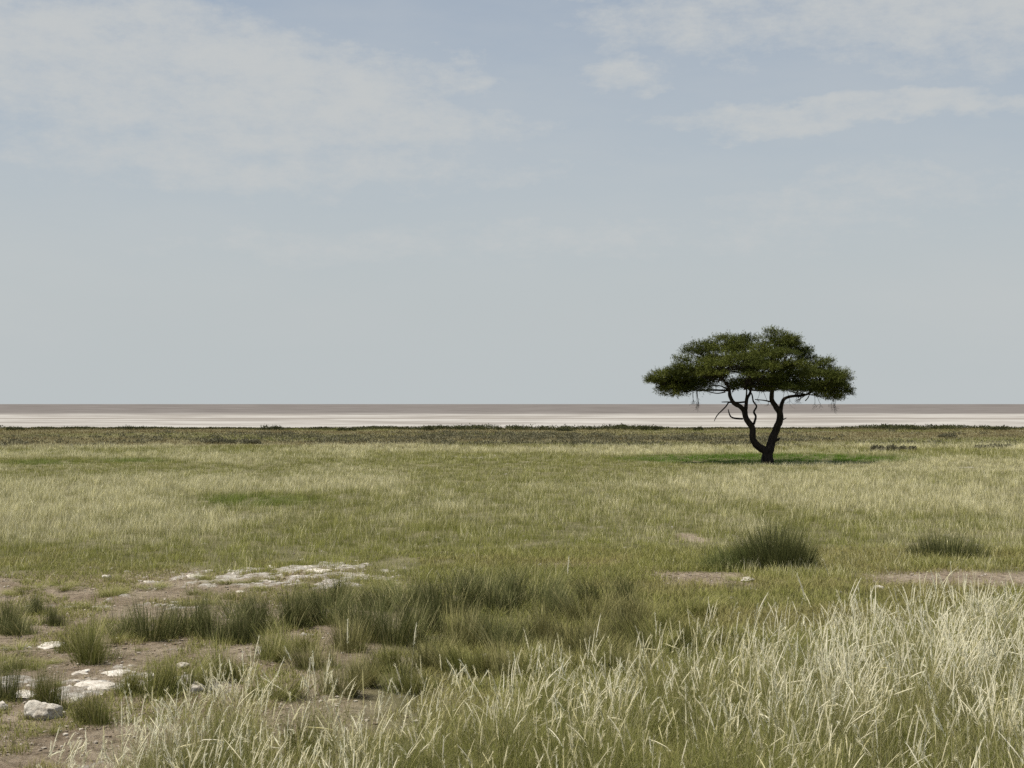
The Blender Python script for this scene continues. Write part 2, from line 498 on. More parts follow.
# ------------------------------------------------------------------ ground and salt pan
def build_ground():
    ys = np.concatenate([np.arange(-40, 4, 2.0), np.arange(4, 28, 0.05), 28 * (135 / 28.0) ** np.linspace(0, 1, 170)[:-1],
                         np.arange(135, 166, 0.6)])
    xi = np.arange(-13, 13, 0.045)
    xo = 13 * (500 / 13.0) ** np.linspace(0, 1, 70)
    xs = np.concatenate([-xo[::-1], xi[1:], xo])
    Xg, Yg = np.meshgrid(xs, ys)
    Z = height(Xg, Yg)
    cal = calc_mask(Xg, Yg) * (Yg > 4)
    Z = Z + cal * 0.02 * (1 - sstep(30, 40, Yg))
    bare = bare_mask(Xg, Yg)
    green = 1 - bare
    ny, nx = Xg.shape
    V = np.stack([Xg, Yg, Z], 2).reshape(-1, 3)
    i = (np.arange(ny - 1) * nx)[:, None] + np.arange(nx - 1)[None, :]
    Q = np.stack([i, i + 1, i + nx + 1, i + nx], 2).reshape(-1, 4)
    me = mesh_from('ground', V, Q, mats=(ground_material(),), smooth=True)
    for nm, arr in (('calc', cal), ('green', green)):
        a = me.attributes.new(nm, 'FLOAT', 'POINT'); a.data.foreach_set('value', arr.astype(np.float32).ravel())
    tag(link('ground', me), 'stony brown savanna soil with pale limestone crust', kind='structure')
    # pan
    r = np.array([0.0] + list(30 * (40000 / 30.0) ** np.linspace(0, 1, 60)))
    a = np.linspace(0, 2 * PI, 128, endpoint=False)
    V = np.stack([np.outer(r, np.cos(a)), np.outer(r, np.sin(a)) + 200, np.full((len(r), 128), -0.75)], 2).reshape(-1, 3)
    i = (np.arange(len(r) - 1) * 128)[:, None]; j = np.arange(128)[None, :]; jn = (j + 1) % 128
    Q = np.stack([i + j, i + 128 + j, i + 128 + jn, i + jn], 2).reshape(-1, 4)
    tag(link('salt_pan', mesh_from('salt_pan', V, Q, mats=(pan_material(),))), 'flat white and brown salt pan reaching the horizon', kind='structure')


build_ground()

# ------------------------------------------------------------------ colours of growing things (linear)
STRAW = np.array((0.61, 0.56, 0.29)); STRAW_PALE = np.array((0.78, 0.735, 0.57)); STRAW_DULL = np.array((0.40, 0.36, 0.175))
GREEN = np.array((0.178, 0.200, 0.040)); GREEN_FRESH = np.array((0.290, 0.320, 0.054)); OLIVE = np.array((0.225, 0.215, 0.075))
RUSH = np.array((0.088, 0.100, 0.034)); RUSH_TIP = np.array((0.25, 0.24, 0.11)); BROWN = np.array((0.17, 0.135, 0.085))


def rand_in_wedge(n, d0, d1, margin=6.0, pw=1.0):
    """points spread over the visible wedge plus a margin, per-area density falling as 1/d**pw"""
    dd = np.linspace(d0, d1, 400)
    wgt = (0.75 * dd + 2 * margin) / dd ** pw
    cdf = np.cumsum(wgt); cdf /= cdf[-1]
    d = np.interp(RNG.uniform(0, 1, n), cdf, dd)
    x = (RNG.uniform(-0.5, 0.5, n)) * (0.75 * d + 2 * margin)
    return x, d


# ------------------------------------------------------------------ meadow
def build_meadow():
    bag = Bag()
    # --- main field 21 .. 85 m
    n = 1150000
    nc = 40000
    cxx, cyy = rand_in_wedge(nc, 20.5, 86, 6, 1.15)
    ch = RNG.uniform(0.55, 1.55, nc); ct = RNG.normal(0, 0.20, nc); cb = RNG.uniform(0.82, 1.35, nc); cla = RNG.uniform(0, 2 * PI, nc)
    ci = RNG.integers(0, nc, n)
    loose = RNG.uniform(0, 1, n) < 0.22
    x, y = rand_in_wedge(n, 20.5, 86, 6, 1.15)
    sg = 0.055 + 0.0010 * cyy[ci]
    x = np.where(loose, x, cxx[ci] + RNG.normal(0, 1, n) * sg); y = np.where(loose, y, cyy[ci] + RNG.normal(0, 1, n) * sg)
    h_c = np.where(loose, 0.7, ch[ci]); t_c = np.where(loose, 0, ct[ci]); b_c = np.where(loose, 0.9, cb[ci])
    px, py = to_px(x, y)
    bare = bare_mask(x, y)
    patch = fbm(x * 0.13, y * 0.13, 5, 51)
    clump = fbm(x * 1.6, y * 1.2, 3, 61)
    under0 = ell(px, py, 765, 459.4, 142, 4.8, 0.25)
    keep = RNG.uniform(0, 1, n) < np.clip((1 - bare * 1.05) * (0.35 + 1.3 * sstep(0.30, 0.62, clump) + under0), 0, 1)
    green_low = sstep(528, 556, py + (patch - 0.5) * 40)            # greener, shorter belt nearest the stones
    dk = np.maximum(ell(px + (clump - .5) * 40, py, 258, 503, 60, 6.0, 0.5), ell(px, py, 130, 461, 34, 2.2, 0.6))
    dk = np.maximum(dk, ell(px, py, 42, 463, 34, 2.4, 0.6)) 
    under = ell(px + (clump - .5) * 60, py, 765, 459.4, 142, 4.8, 0.25)   # lush grass under the tree
    x, y, px, py, patch, clump, green_low, dk, under, h_c, t_c, b_c, ci = [v[keep] for v in (x, y, px, py, patch, clump, green_low, dk, under, h_c, t_c, b_c, ci)]
    n = len(x)
    fbig = fbm(x * 0.075 + 4, y * 0.05, 3, 91)
    mid = fbm(x * 0.8, y * 0.35, 3, 95)
    dry = np.clip(sstep(0.40, 0.58, patch * 0.5 + fbig * 0.3 + mid * 0.2) * 0.95 - 0.02 + 0.18 * np.exp(-((py - 500) / 26) ** 2) - 0.55 * green_low, 0.04, 1)
    dry = np.clip(dry + t_c - dk * 1.2 - under * 1.2, 0, 1)
    isdry = RNG.uniform(0, 1, n) < dry * 0.8
    L = (0.10 + 0.12 * RNG.uniform(0, 1, n)) * (0.7 + 0.6 * clump) * h_c * (1 - 0.30 * green_low) * (1 - 0.35 * np.exp(-((y - 57) / 7) ** 2))
    L = np.where(isdry, L * 1.3, L * 0.9) * (1 - 0.35 * under)
    base = np.stack([x, y, height(x, y) - 0.01], 1)
    az = RNG.uniform(0, 2 * PI, n)
    lean = np.abs(RNG.normal(0, 0.18, n)) + 0.05; curl = RNG.uniform(0.05, 0.9, n); az = cla[ci] + RNG.normal(0, 1.2, n)
    W = (0.0022 + y * 0.00010) * RNG.uniform(0.7, 1.4, n)
    j = RNG.uniform(0, 1, n)
    cg0 = mixc(GREEN, GREEN_FRESH, np.clip(green_low * 0.9 + 0.3, 0, 1) * j); cg1 = mixc(OLIVE * 1.1, STRAW_DULL, j * 0.6 * (1 - 0.6 * green_low))
    cd0 = mixc(OLIVE * 1.15, STRAW, j); cd1 = mixc(STRAW, STRAW_PALE * 1.05, RNG.uniform(0, 1, n))
    c0 = np.where(isdry[:, None], cd0, cg0); c1 = np.where(isdry[:, None], cd1, cg1)
    c0 = c0 * b_c[:, None]; c1 = c1 * b_c[:, None]
    lush = np.clip(dk * 0.5 + under, 0, 1)[:, None]
    c0 = c0 * (1 - lush) + np.array((0.090, 0.165, 0.018)) * lush
    c1 = c1 * (1 - lush) + np.array((0.115, 0.205, 0.024)) * lush
    bag.add(blades(base, L, az, lean, curl, W, c0, c1, 2))
    # --- far plain 80 .. 150 m, browner
    n = 230000
    x, y = rand_in_wedge(n, 80, 151, 22, 0.9)
    px, py = to_px(x, y)
    patch = fbm(x * 0.06, y * 0.10, 4, 151); clump = fbm(x * 0.7, y * 0.7, 3, 161)
    keep = RNG.uniform(0, 1, n) < 0.3 + sstep(0.3, 0.6, clump)
    x, y, px, py, patch, clump = [v[keep] for v in (x, y, px, py, patch, clump)]
    n = len(x)
    L = RNG.uniform(0.10, 0.22, n) * (0.7 + 0.6 * clump)
    base = np.stack([x, y, height(x, y) - 0.01], 1)
    az = RNG.uniform(0, 2 * PI, n); lean = np.abs(RNG.normal(0, 0.3, n)); curl = RNG.uniform(0.2, 1.2, n)
    W = y * 0.00020 * RNG.uniform(0.7, 1.5, n)
    ru = RNG.uniform(0, 1, n)
    warm = np.clip(sstep(0.34, 0.56, patch) * 0.85 + 0.3 * ru, 0, 1)
    c = mixc(GREEN * 0.72, np.array((0.145, 0.110, 0.055)), warm)
    pale = (ru > 0.82)[:, None]
    c1 = np.where(pale, mixc(STRAW_DULL, STRAW, ru), c * 1.1)
    bag.add(blades(base, L, az, lean, curl, W, c, c1, 2))
    o = link('meadow_grass', bag.mesh('meadow_grass', M_GRASS))
    tag(o, 'pale yellow green meadow grass covering the plain to the pan edge', 'grass', kind='stuff')


build_meadow()


# ------------------------------------------------------------------ short turf and mats between the rushes
def build_turf():
    bag = Bag()
    n = 420000
    x, y = rand_in_wedge(n, 9.0, 25, 3.0, 1.0)
    px, py = to_px(x, y)
    bare = bare_mask(x, y)
    cal = calc_mask(x, y)
    mat = fbm(x * 1.25, y * 0.75, 4, 201)
    fine = fbm(x * 5, y * 4, 3, 211)
    thr = np.where(px > 420, 0.30, 0.496) + 0.05 * (1 - bare) * 0 
    p = sstep(thr, thr + 0.05, mat * 0.75 + fine * 0.25) * (1 - 0.97 * cal)
    strip = ell(px + (mat - .5) * 80, py + (mat - .5) * 8, 985, 578, 150, 8)
    p = p * (1 - np.clip(1.4 * strip * 0.9, 0, 1)) * (1 - ell(px, py + (mat - .5) * 10, 700, 577, 55, 6))
    keep = RNG.uniform(0, 1, n) < np.clip(p, 0.012, 1)
    x, y, px, py, mat, fine = [v[keep] for v in (x, y, px, py, mat, fine)]
    n = len(x)
    ru = RNG.uniform(0, 1, n)
    rich = sstep(380, 560, px)
    L = RNG.uniform(0.035, 0.10, n) * (0.6 + 0.9 * fine) * (1 + 1.3 * rich * RNG.uniform(0.3, 1, n))
    base = np.stack([x, y, height(x, y) - 0.006], 1)
    az = RNG.uniform(0, 2 * PI, n); lean = np.abs(RNG.normal(0, 0.5, n)); curl = RNG.uniform(0.2, 1.3, n)
    W = (0.0035 + y * 0.00014) * RNG.uniform(0.7, 1.4, n)
    tone = fbm(x * 0.7, y * 0.7, 3, 221)
    c0 = mixc(np.array((0.175, 0.190, 0.040)), np.array((0.23, 0.195, 0.075)), np.clip(sstep(0.4, 0.65, tone) + (ru - .5) * .5, 0, 1))
    c1 = mixc(np.array((0.25, 0.25, 0.075)), STRAW_DULL, np.clip(ru * 0.9, 0, 1))
    bag.add(blades(base, L, az, lean, curl, W, c0, c1, 2))
    o = link('turf', bag.mesh('turf', M_GRASS))
    tag(o, 'low olive turf growing in mats between stones and rushes', 'turf', kind='stuff')


build_turf()


# ------------------------------------------------------------------ tall pale grass in front
def front_grass():
    bag = Bag()
    HEADS = []
    # tussock centres
    nt_ = 1500
    x, y = rand_in_wedge(nt_, 4.6, 15.0, 1.6, 0.5)
    px, py = to_px(x, y)
    edge = front_edge(px + (fbm(x, y, 3, 301) - .5) * 120) - 0.1
    ok = (y < edge)
    sparse = np.clip(np.interp(px, [-400, -50, 60, 190], [0.5, 0.8, 0.95, 1.0]) , 0, 1)
    ok &= RNG.uniform(0, 1, nt_) < sparse
    x, y, px, py, edge = [v[ok] for v in (x, y, px, py, edge)]
    print('tussocks', len(x))
    dryz = np.interp(px, [-200, 120, 320, 420, 700, 800, 900, 1100], [0.9, 0.88, 0.72, 0.42, 0.36, 0.6, 0.8, 0.88])
    dryz = np.clip(dryz + 0.16 * (y - 9) / 4 * (px > 650) - 0.48 * (1 - sstep(6.0, 9.5, y)) * sstep(300, 420, px) + (fbm(x * 1.1, y * 1.1, 3, 311) - .5) * 0.9, 0.05, 0.97)
    hz = np.interp(px, [-100, 150, 400, 650, 850, 1100], [0.72, 0.92, 0.92, 1.0, 1.15, 1.15]) * (0.85 + 0.3 * fbm(x * .8, y * .8, 2, 321)) * RNG.uniform(0.80, 1.15, len(x))
    for k in range(len(x)):
        # leaves
        nl = int(RNG.integers(90, 165)); cla = RNG.normal(0.1, 1.3); clm = abs(RNG.normal(0.08, 0.11)); tb = RNG.uniform(0.7, 1.2)
        r = 0.13 * np.sqrt(RNG.uniform(0, 1, nl)); a = RNG.uniform(0, 2 * PI, nl)
        bx = x[k] + r * np.cos(a); by = y[k] + r * np.sin(a)
        base = np.stack([bx, by, height(bx, by) - 0.01], 1)
        isd = RNG.uniform(0, 1, nl) < dryz[k] * 0.42
        ru = RNG.uniform(0, 1, nl)
        L = RNG.uniform(0.30, 0.62, nl) * hz[k]
        c0 = np.where(isd[:, None], mixc(OLIVE * 1.1, STRAW_DULL, ru), mixc(GREEN * 0.55, GREEN_FRESH * 0.75, ru))  # green leaf bases darkened: shade low in the grass put into the colour
        c1 = np.where(isd[:, None], mixc(STRAW_DULL * 0.9, STRAW_PALE * 0.9, ru), mixc(GREEN * 1.0, STRAW_DULL * 0.7, ru * 0.8)); c0 = c0 * tb; c1 = c1 * tb
        bag.add(blades(base, L, a + RNG.normal(0, 0.7, nl), np.abs(RNG.normal(0.10, 0.16, nl)), RNG.gamma(2.0, 0.45, nl),
                       RNG.uniform(0.0014, 0.0034, nl), c0, c1, 4, 1.8))
        # fine hair-like green panicles that blur the lower storey
        nf = int(240 * (1.25 - dryz[k]))
        bx = x[k] + RNG.normal(0, 0.20, nf); by = y[k] + RNG.normal(0, 0.20, nf)
        base = np.stack([bx, by, height(bx, by) + RNG.uniform(0.10, 0.42, nf) * hz[k]], 1)
        ru = RNG.uniform(0, 1, nf)
        cc = mixc(GREEN * 0.95, STRAW_DULL * 0.95, ru) * tb
        bag.add(blades(base, RNG.uniform(0.04, 0.14, nf), RNG.uniform(0, 2 * PI, nf), RNG.uniform(0.1, 1.4, nf), RNG.uniform(-0.6, 0.7, nf),
                       RNG.uniform(0.0010, 0.0019, nf), cc, cc, 2))
        # flowering stems
        ns = int(RNG.integers(4, 12) * (0.35 + 1.35 * dryz[k]))
        if ns < 1: continue
        r = 0.10 * np.sqrt(RNG.uniform(0, 1, ns)); a = RNG.uniform(0, 2 * PI, ns)
        bx = x[k] + r * np.cos(a); by = y[k] + r * np.sin(a)
        HEADS.append((bx, by, a, np.full(ns, hz[k]), np.full(ns, dryz[k]), np.full(ns, cla), np.full(ns, clm)))
    bx, by, a, h, dz, cla, clm = [np.concatenate([q[i] for q in HEADS]) for i in range(7)]
    n = len(bx)
    print('stems', n)
    base = np.stack([bx, by, height(bx, by) - 0.01], 1)
    L = (0.48 + 0.42 * RNG.beta(2.2, 2.6, n)) * h * np.where(RNG.uniform(0, 1, n) < 0.06, 1.18, 1)
    vx = np.cos(cla) * clm + np.cos(a) * 0.08 + RNG.normal(0, 0.07, n); vy = np.sin(cla) * clm + np.sin(a) * 0.08 + RNG.normal(0, 0.07, n)
    az = np.arctan2(vy, vx); lean = np.hypot(vx, vy); curl = RNG.gamma(1.3, 0.17, n) + 0.9 * lean * RNG.uniform(0.2, 1.3, n)
    kink = RNG.uniform(0, 1, n) < 0.07
    kt = RNG.uniform(0.45, 0.85, n); ka = np.where(kink, RNG.choice([-1, 1], n) * RNG.uniform(0.5, 1.5, n), 0)
    nseg = 12
    tws = RNG.normal(0, 0.9, n)
    P = blade_curves(base, L, az, lean, curl, nseg, 2.0, kt, ka, tws)
    ru = RNG.uniform(0, 1, n)
    c0 = mixc(GREEN * 0.8, STRAW_DULL, np.clip(dz + (ru - .5) * .5, 0, 1)); c1 = mixc(STRAW_DULL, STRAW, ru)
    st = RNG.bit_generator.state
    bag.add(blades(base, L, az, lean, curl, RNG.uniform(0.0014, 0.0026, n), c0, c1, nseg, 2.0, kt, ka, 0.25, 0.8, tws))
    hl = RNG.uniform(0.075, 0.15, n)
    # spikes in three length classes
    col = mixc(STRAW * 0.9, STRAW_PALE, np.clip(0.3 + 0.75 * dz + RNG.normal(0, .3, n), 0, 1))
    for lo, hi, fr in ((0, 0.34, 0.14), (0.34, 0.7, 0.20), (0.7, 1.01, 0.27)):
        s = (ru >= lo) & (ru < hi)
        for piece in seed_heads(P[s], fr, RNG.uniform(0.0023, 0.0044, s.sum()), col[s], 34): bag.add(piece)
    o = link('tall_grass', bag.mesh('tall_grass', M_GRASS))
    tag(o, 'tall straw coloured seeding grass filling the foreground', 'grass', kind='stuff')


front_grass()


def lone_stalks():
    data = [(565, 640, 84, 0.05, 'pale seed stalk standing tallest above the dark rush belt'),
            (348, 716, 96, 0.0, 'straight pale seed stalk between the dark tufts and the front grass'),
            (834, 690, 118, 0.25, 'pale seed stalk bending right above the grass below the big rush clump'),
            (818, 690, 122, -0.2, 'pale seed stalk leaning left beside the bending one below the big rush clump'),
            (945, 680, 112, -0.15, 'pale seed stalk tilted towards the brown stony strip'),
            (740, 690, 105, 0.3, 'pale seed stalk curving over the edge of the front grass'),
            (318, 722, 66, -0.3, 'kinked pale seed stalk near the small pale stones'),
            (410, 715, 92, 0.08, 'short bright seed stalk against the dark rush belt')]
    for px, py, hpx, ln, label in data:
        x, y = at(px, py)
        L = hpx * y / F * 1.03
        base = np.array([[0, 0, -0.01]])
        one = np.ones(1)
        az = np.array([0.15]); lean = np.array([ln * 0.4]); curl = np.array([ln * 1.6])
        kt = np.array([0.7]); ka = np.array([0.5 if 'kink' in label else 0.0])
        bag = Bag()
        bag.add(blades(base, one * L, az, lean, curl, one * 0.0035, STRAW[None] * 0.9, STRAW_PALE[None], 12, 2.0, kt, ka, 0.25))
        bag.add(blades(np.repeat(base, 6, 0), RNG.uniform(0.2, 0.45, 6), RNG.uniform(0, 6.28, 6), RNG.uniform(0.05, 0.3, 6), RNG.uniform(0.3, 1.2, 6),
                       RNG.uniform(0.003, 0.005, 6), np.repeat(OLIVE[None], 6, 0), np.repeat(STRAW_DULL[None], 6, 0), 4))
        root = bpy.data.objects.new('grass_stalk', None); C.objects.link(root)
        root.location = (x, y, float(height(x, y)))
        tag(root, label, 'grass stalk', 'tall single grass stalks')
        link('stem', bag.mesh('stem', M_GRASS), root)
        hb = Bag()
        P = blade_curves(base, one * L, az, lean, curl, 12, 2.0, kt, ka)
        for piece in seed_heads(P, 0.22, np.array([0.006]), STRAW_PALE[None], 40, 6): hb.add(piece)
        link('seed_head', hb.mesh('seed_head', M_GRASS), root)


lone_stalks()


# ------------------------------------------------------------------ rush tufts
def tuft_mesh(nb, spread, fan, tone, seed):
    """a ragged tuft one unit high and about one unit wide, grown from a few root crowns"""
    global RNG
    keepr = RNG; RNG = np.random.default_rng(seed)
    nc = 6
    ca = RNG.uniform(0, 2 * PI, nc); cr = spread * RNG.uniform(0.1, 1.0, nc)
    cx, cy = cr * np.cos(ca), cr * np.sin(ca); ch = RNG.uniform(0.6, 1.08, nc); ch[0] = 1.08
    cl = RNG.normal(0, 0.16, (nc, 2)); cs = spread * RNG.uniform(0.3, 0.6, nc)
    k = RNG.integers(0, nc, nb)
    r = np.abs(RNG.normal(0, 1, nb)) * cs[k] * 0.8; a = RNG.uniform(0, 2 * PI, nb)
    bx = cx[k] + r * np.cos(a); by = cy[k] + r * np.sin(a)
    base = np.stack([bx, by, np.full(nb, -0.03)], 1)
    L = RNG.uniform(0.35, 1.05, nb) ** 0.7 * ch[k]
    ru = RNG.uniform(0, 1, nb)
    dx = bx / spread * fan + cl[k, 0] + RNG.normal(0, 0.09, nb); dy = by / spread * fan + cl[k, 1] + RNG.normal(0, 0.09, nb)
    c0 = mixc(RUSH * 0.9, RUSH * 1.3, ru); c1 = mixc(RUSH * 1.15, RUSH_TIP, ru ** 1.2)
    if tone == 1: c0 = c0 * np.array((1.55, 1.5, 1.2)); c1 = c1 * np.array((1.45, 1.38, 1.15))
    if tone == 2: c0 = c0 * np.array((1.4, 1.25, 1.3)); c1 = c1 * np.array((1.5, 1.35, 1.4))
    dryb = RNG.uniform(0, 1, nb) < 0.12
    c0[dryb] = STRAW_DULL * 0.8; c1[dryb] = STRAW * 0.75
    bag = Bag()
    bag.add(blades(base, L, np.arctan2(dy, dx), np.hypot(dx, dy), RNG.uniform(0.0, 0.45, nb), RNG.uniform(0.005, 0.011, nb), c0, c1, 4, 1.8))
    # low skirt of short blades that widens the foot
    ns = nb // 3
    r = spread * 1.15 * np.sqrt(RNG.uniform(0.1, 1, ns)); a = RNG.uniform(0, 2 * PI, ns)
    base = np.stack([r * np.cos(a), r * np.sin(a), np.full(ns, -0.02)], 1)
    c = mixc(RUSH * 1.4, OLIVE * 0.9, RNG.uniform(0, 1, ns))
    bag.add(blades(base, RNG.uniform(0.10, 0.36, ns), a + RNG.normal(0, 0.8, ns), RNG.uniform(0.1, 0.8, ns), RNG.uniform(0, 0.8, ns),
                   RNG.uniform(0.006, 0.012, ns), c, c * 1.2, 3))
    RNG = keepr
    return bag.mesh('rush_blades', M_RUSH)


TUFT = {(t, k): tuft_mesh(620, 0.34, 0.20, t, 400 + 10 * t + k) for t in range(3) for k in range(5)}
LOW = {k: tuft_mesh(420, 0.42, 0.65, 1, 470 + k) for k in range(3)}


def place_tuft(px, py, w, h, tone, label, group='rush tufts on the stony ground', low=False, name='rush_tuft', cat='rush tuft'):
    x, y = at(px, py)
    me = LOW[random.randrange(3)] if low else TUFT[(tone, random.randrange(5))]
    o = link(name, me)
    s = y / F
    o.location = (x, y, float(height(x, y)) - 0.01)
    o.rotation_euler = (0, 0, random.uniform(0, 6.28))
    o.scale = (w * s * (1 if low else 1.3), w * s * (1 if low else 1.3), h * s * (0.9 if low else 1.02))
    return tag(o, label, cat, group)


TUFTS = [
    (5, 630, 38, 36, 0, 'dark rush tuft cut by the left picture edge'),
    (20, 634, 34, 26, 0, 'low dark rush tuft in front of the one at the left picture edge'),
    (33, 612, 26, 25, 0, 'small rush tuft just right of the tuft at the left picture edge'),
    (57, 624, 24, 27, 0, 'slim rush tuft left of the two merged tufts'),
    (99, 660, 48, 54, 1, 'tall green tuft, right one of the two merged tufts above the pale slab'),
    (74, 650, 36, 42, 1, 'green tuft, left one of the two merged tufts above the pale slab'),
    (130, 636, 34, 40, 0, 'dark rush tuft at the left end of the dense belt'),
    (157, 638, 38, 52, 0, 'tall dark rush tuft second from the left end of the dense belt'),
    (186, 634, 40, 58, 0, 'tallest dark rush tuft of the belt just below the white crust'),
    (55, 707, 42, 56, 1, 'green rush tuft right behind the white boulder'),
    (3, 700, 30, 58, 0, 'dark rush tuft at the left edge level with the flat slabs'),
    (103, 720, 54, 40, 1, 'low spreading olive tuft right of the white boulder'),
    (155, 694, 48, 52, 1, 'olive tuft between the pale slab and the front grass'),
    (232, 678, 44, 46, 1, 'rounded olive tuft left of the small pale pebble'),
    (272, 698, 50, 38, 1, 'olive tuft half hidden by the straw grass'),
    (322, 668, 44, 36, 2, 'greyish tuft right of the small pale pebble'),
    (25, 668, 40, 20, 1, 'flat olive tuft behind the flat slabs at the left'),
    (130, 690, 36, 34, 1, 'small olive tuft just right of the long pale slab'),
    (187, 690, 40, 40, 1, 'olive tuft behind the pale stone at the straw grass edge'),
    (340, 694, 40, 34, 2, 'greyish low tuft above the nodding straw heads'),
]
BELT = [(214, 640, 44, 44, 0), (240, 642, 46, 44, 0), (264, 634, 44, 50, 0), (290, 628, 46, 50, 0), (316, 624, 46, 46, 0),
        (345, 626, 46, 48, 0), (372, 640, 48, 52, 0), (400, 642, 50, 54, 0), (428, 630, 50, 52, 0), (455, 612, 56, 52, 0), (456, 645, 50, 50, 2),
        (484, 640, 48, 48, 0), (500, 612, 50, 46, 0), (526, 604, 56, 48, 0), (515, 648, 48, 50, 0), (546, 646, 50, 50, 2), (556, 618, 48, 42, 0),
        (580, 648, 48, 46, 2), (612, 602, 56, 38, 0), (590, 622, 44, 38, 2), (630, 640, 50, 44, 2), (655, 654, 54, 48, 1), (300, 650, 40, 36, 1),
        (345, 650, 40, 40, 2), (420, 604, 46, 40, 0), (478, 592, 50, 38, 0), (640, 620, 44, 34, 2), (690, 650, 50, 42, 1), (385, 610, 46, 38, 0),
        (720, 640, 50, 34, 1), (610, 662, 48, 44, 2), (560, 664, 46, 42, 2), (270, 660, 40, 32, 1), (250, 618, 40, 36, 0), (335, 604, 44, 32, 0),
        (440, 668, 46, 40, 2), (470, 672, 46, 42, 1), (500, 676, 48, 42, 2), (532, 676, 48, 44, 1), (590, 672, 48, 42, 1), (640, 676, 50, 44, 2),
        (690, 616, 44, 26, 1), (665, 632, 46, 32, 1), (755, 650, 50, 34, 1), (392, 670, 44, 36, 1), (362, 684, 44, 34, 2), (415, 690, 46, 36, 1)]
SMALL = [(65, 585, 30, 11, 'small round olive tuft on the bare soil below the meadow edge at the left'),
         (38, 588, 26, 9, 'small olive tuft second from the left on the bare soil'),
         (15, 594, 28, 9, 'flat olive tuft leftmost on the bare soil'),
         (113, 594, 26, 13, 'small olive tuft by the left end of the white crust'),
         (160, 588, 30, 12, 'small tuft just below the left end of the white crust'),
         (232, 583, 36, 11, 'olive tuft growing in the middle of the white crust'),
         (205, 578, 22, 9, 'tiny tuft on the upper edge of the white crust'),
         (78, 606, 30, 10, 'flat straw tuft behind the slim rush tuft'),
         (10, 660, 44, 12, 'low mat of turf at the left edge above the slabs'),
         (118, 640, 36, 14, 'mossy low tuft left of the dense belt'),
         (22, 650, 40, 14, 'flat green mat below the low dark tuft at the left'),
         (50, 730, 22, 14, 'tiny yellow green tuft in front of the white boulder'),
         (290, 600, 36, 16, 'small tuft between the white crust and the dense belt'),
         (395, 592, 34, 14, 'small green tuft right of the white crust'),
         (740, 584, 40, 11, 'low green tuft left of the big rush clump'),
         (790, 588, 46, 11, 'low green tuft in front of the big rush clump'),
         (865, 590, 50, 11, 'low green mat at the left end of the brown stony strip'),
         (925, 562, 40, 9, 'flat green tuft under the broad rush clump at the right')]
for t in TUFTS: place_tuft(*t)
for t in BELT:
    place_tuft(*t, 'dark grey green rush tuft crowded into the dense belt behind the straw grass', 'rush tufts of the dense belt')
for k_ in range(46):
    qx, qy = random.uniform(-20, 400), random.choice([random.uniform(572, 606), random.uniform(640, 730)])
    if math.hypot(qx - 40, (qy - 716) * 2) < 40 or qy > 700 + (150 - qx) * 0.3: continue
    place_tuft(qx, qy, random.uniform(12, 26), random.uniform(7, 14), 1, 'little olive grass tuft dotted over the stony soil', 'little grass tufts on the stony soil', True, 'grass_tuft', 'grass tuft')
for px, py, w, h, lb in SMALL: place_tuft(px, py, w, h, 1, lb, 'small low tufts', True, 'grass_tuft', 'grass tuft')


def big_clump(name, px, py, w, h, n, label, seed, fan=0.5, skirt=0):
    global RNG
    keepr = RNG; RNG = np.random.default_rng(seed)
    x0, y0 = at(px, py); s = y0 / F
    Wm, Hm = w * s, h * s
    bag = Bag()
    r = 0.47 * Wm * np.sqrt(RNG.uniform(0, 1, n)); a = RNG.uniform(0, 2 * PI, n)
    bx = r * np.cos(a); by = r * np.sin(a) * 0.7
    base = np.stack([bx, by, np.full(n, -0.02)], 1)
    q = r / (0.47 * Wm)
    L = Hm * (0.35 + 0.85 * RNG.beta(3, 1.6, n)) * (1 - 0.62 * q ** 1.6)
    ru = RNG.uniform(0, 1, n)
    c0 = mixc(RUSH * 0.9, RUSH * 1.15, ru); c1 = mixc(RUSH * 1.1, RUSH_TIP, ru ** 1.4)
    bag.add(blades(base, L, a + RNG.normal(0, 0.4, n), np.abs(RNG.normal(0, 0.08, n)) + fan * q, RNG.uniform(0.05, 0.5, n),
                   RNG.uniform(0.005, 0.010, n), c0, c1, 4, 1.6))
    if skirt:
        m = skirt
        bx = RNG.normal(-0.48 * Wm, 0.26 * Wm, m); by = RNG.normal(0.0, 0.18 * Wm, m)
        base = np.stack([bx, by, np.full(m, -0.02)], 1)
        L = Hm * RNG.uniform(0.25, 0.78, m) * np.clip(1.15 + bx / Wm * 0.75, 0.2, 1)
        c = mixc(RUSH, RUSH * 1.6, RNG.uniform(0, 1, m))
        bag.add(blades(base, L, PI + RNG.normal(0, 0.9, m), RNG.uniform(0.1, 0.7, m), RNG.uniform(0.1, 0.9, m), RNG.uniform(0.004, 0.009, m), c, c * 1.3, 3))
    RNG = keepr
    o = link(name, bag.mesh(name, M_RUSH)); o.location = (x0, y0, float(height(x0, y0)))
    return tag(o, label, 'rush clump')


big_clump('rush_clump', 776, 567, 80, 58, 2000, 'big round dark green rush clump on the meadow edge below the tree', 71, 0.34, 1800)
big_clump('rush_clump', 948, 557, 88, 34, 900, 'broad low dark rush clump at the right above the brown stony strip', 72, 0.18)


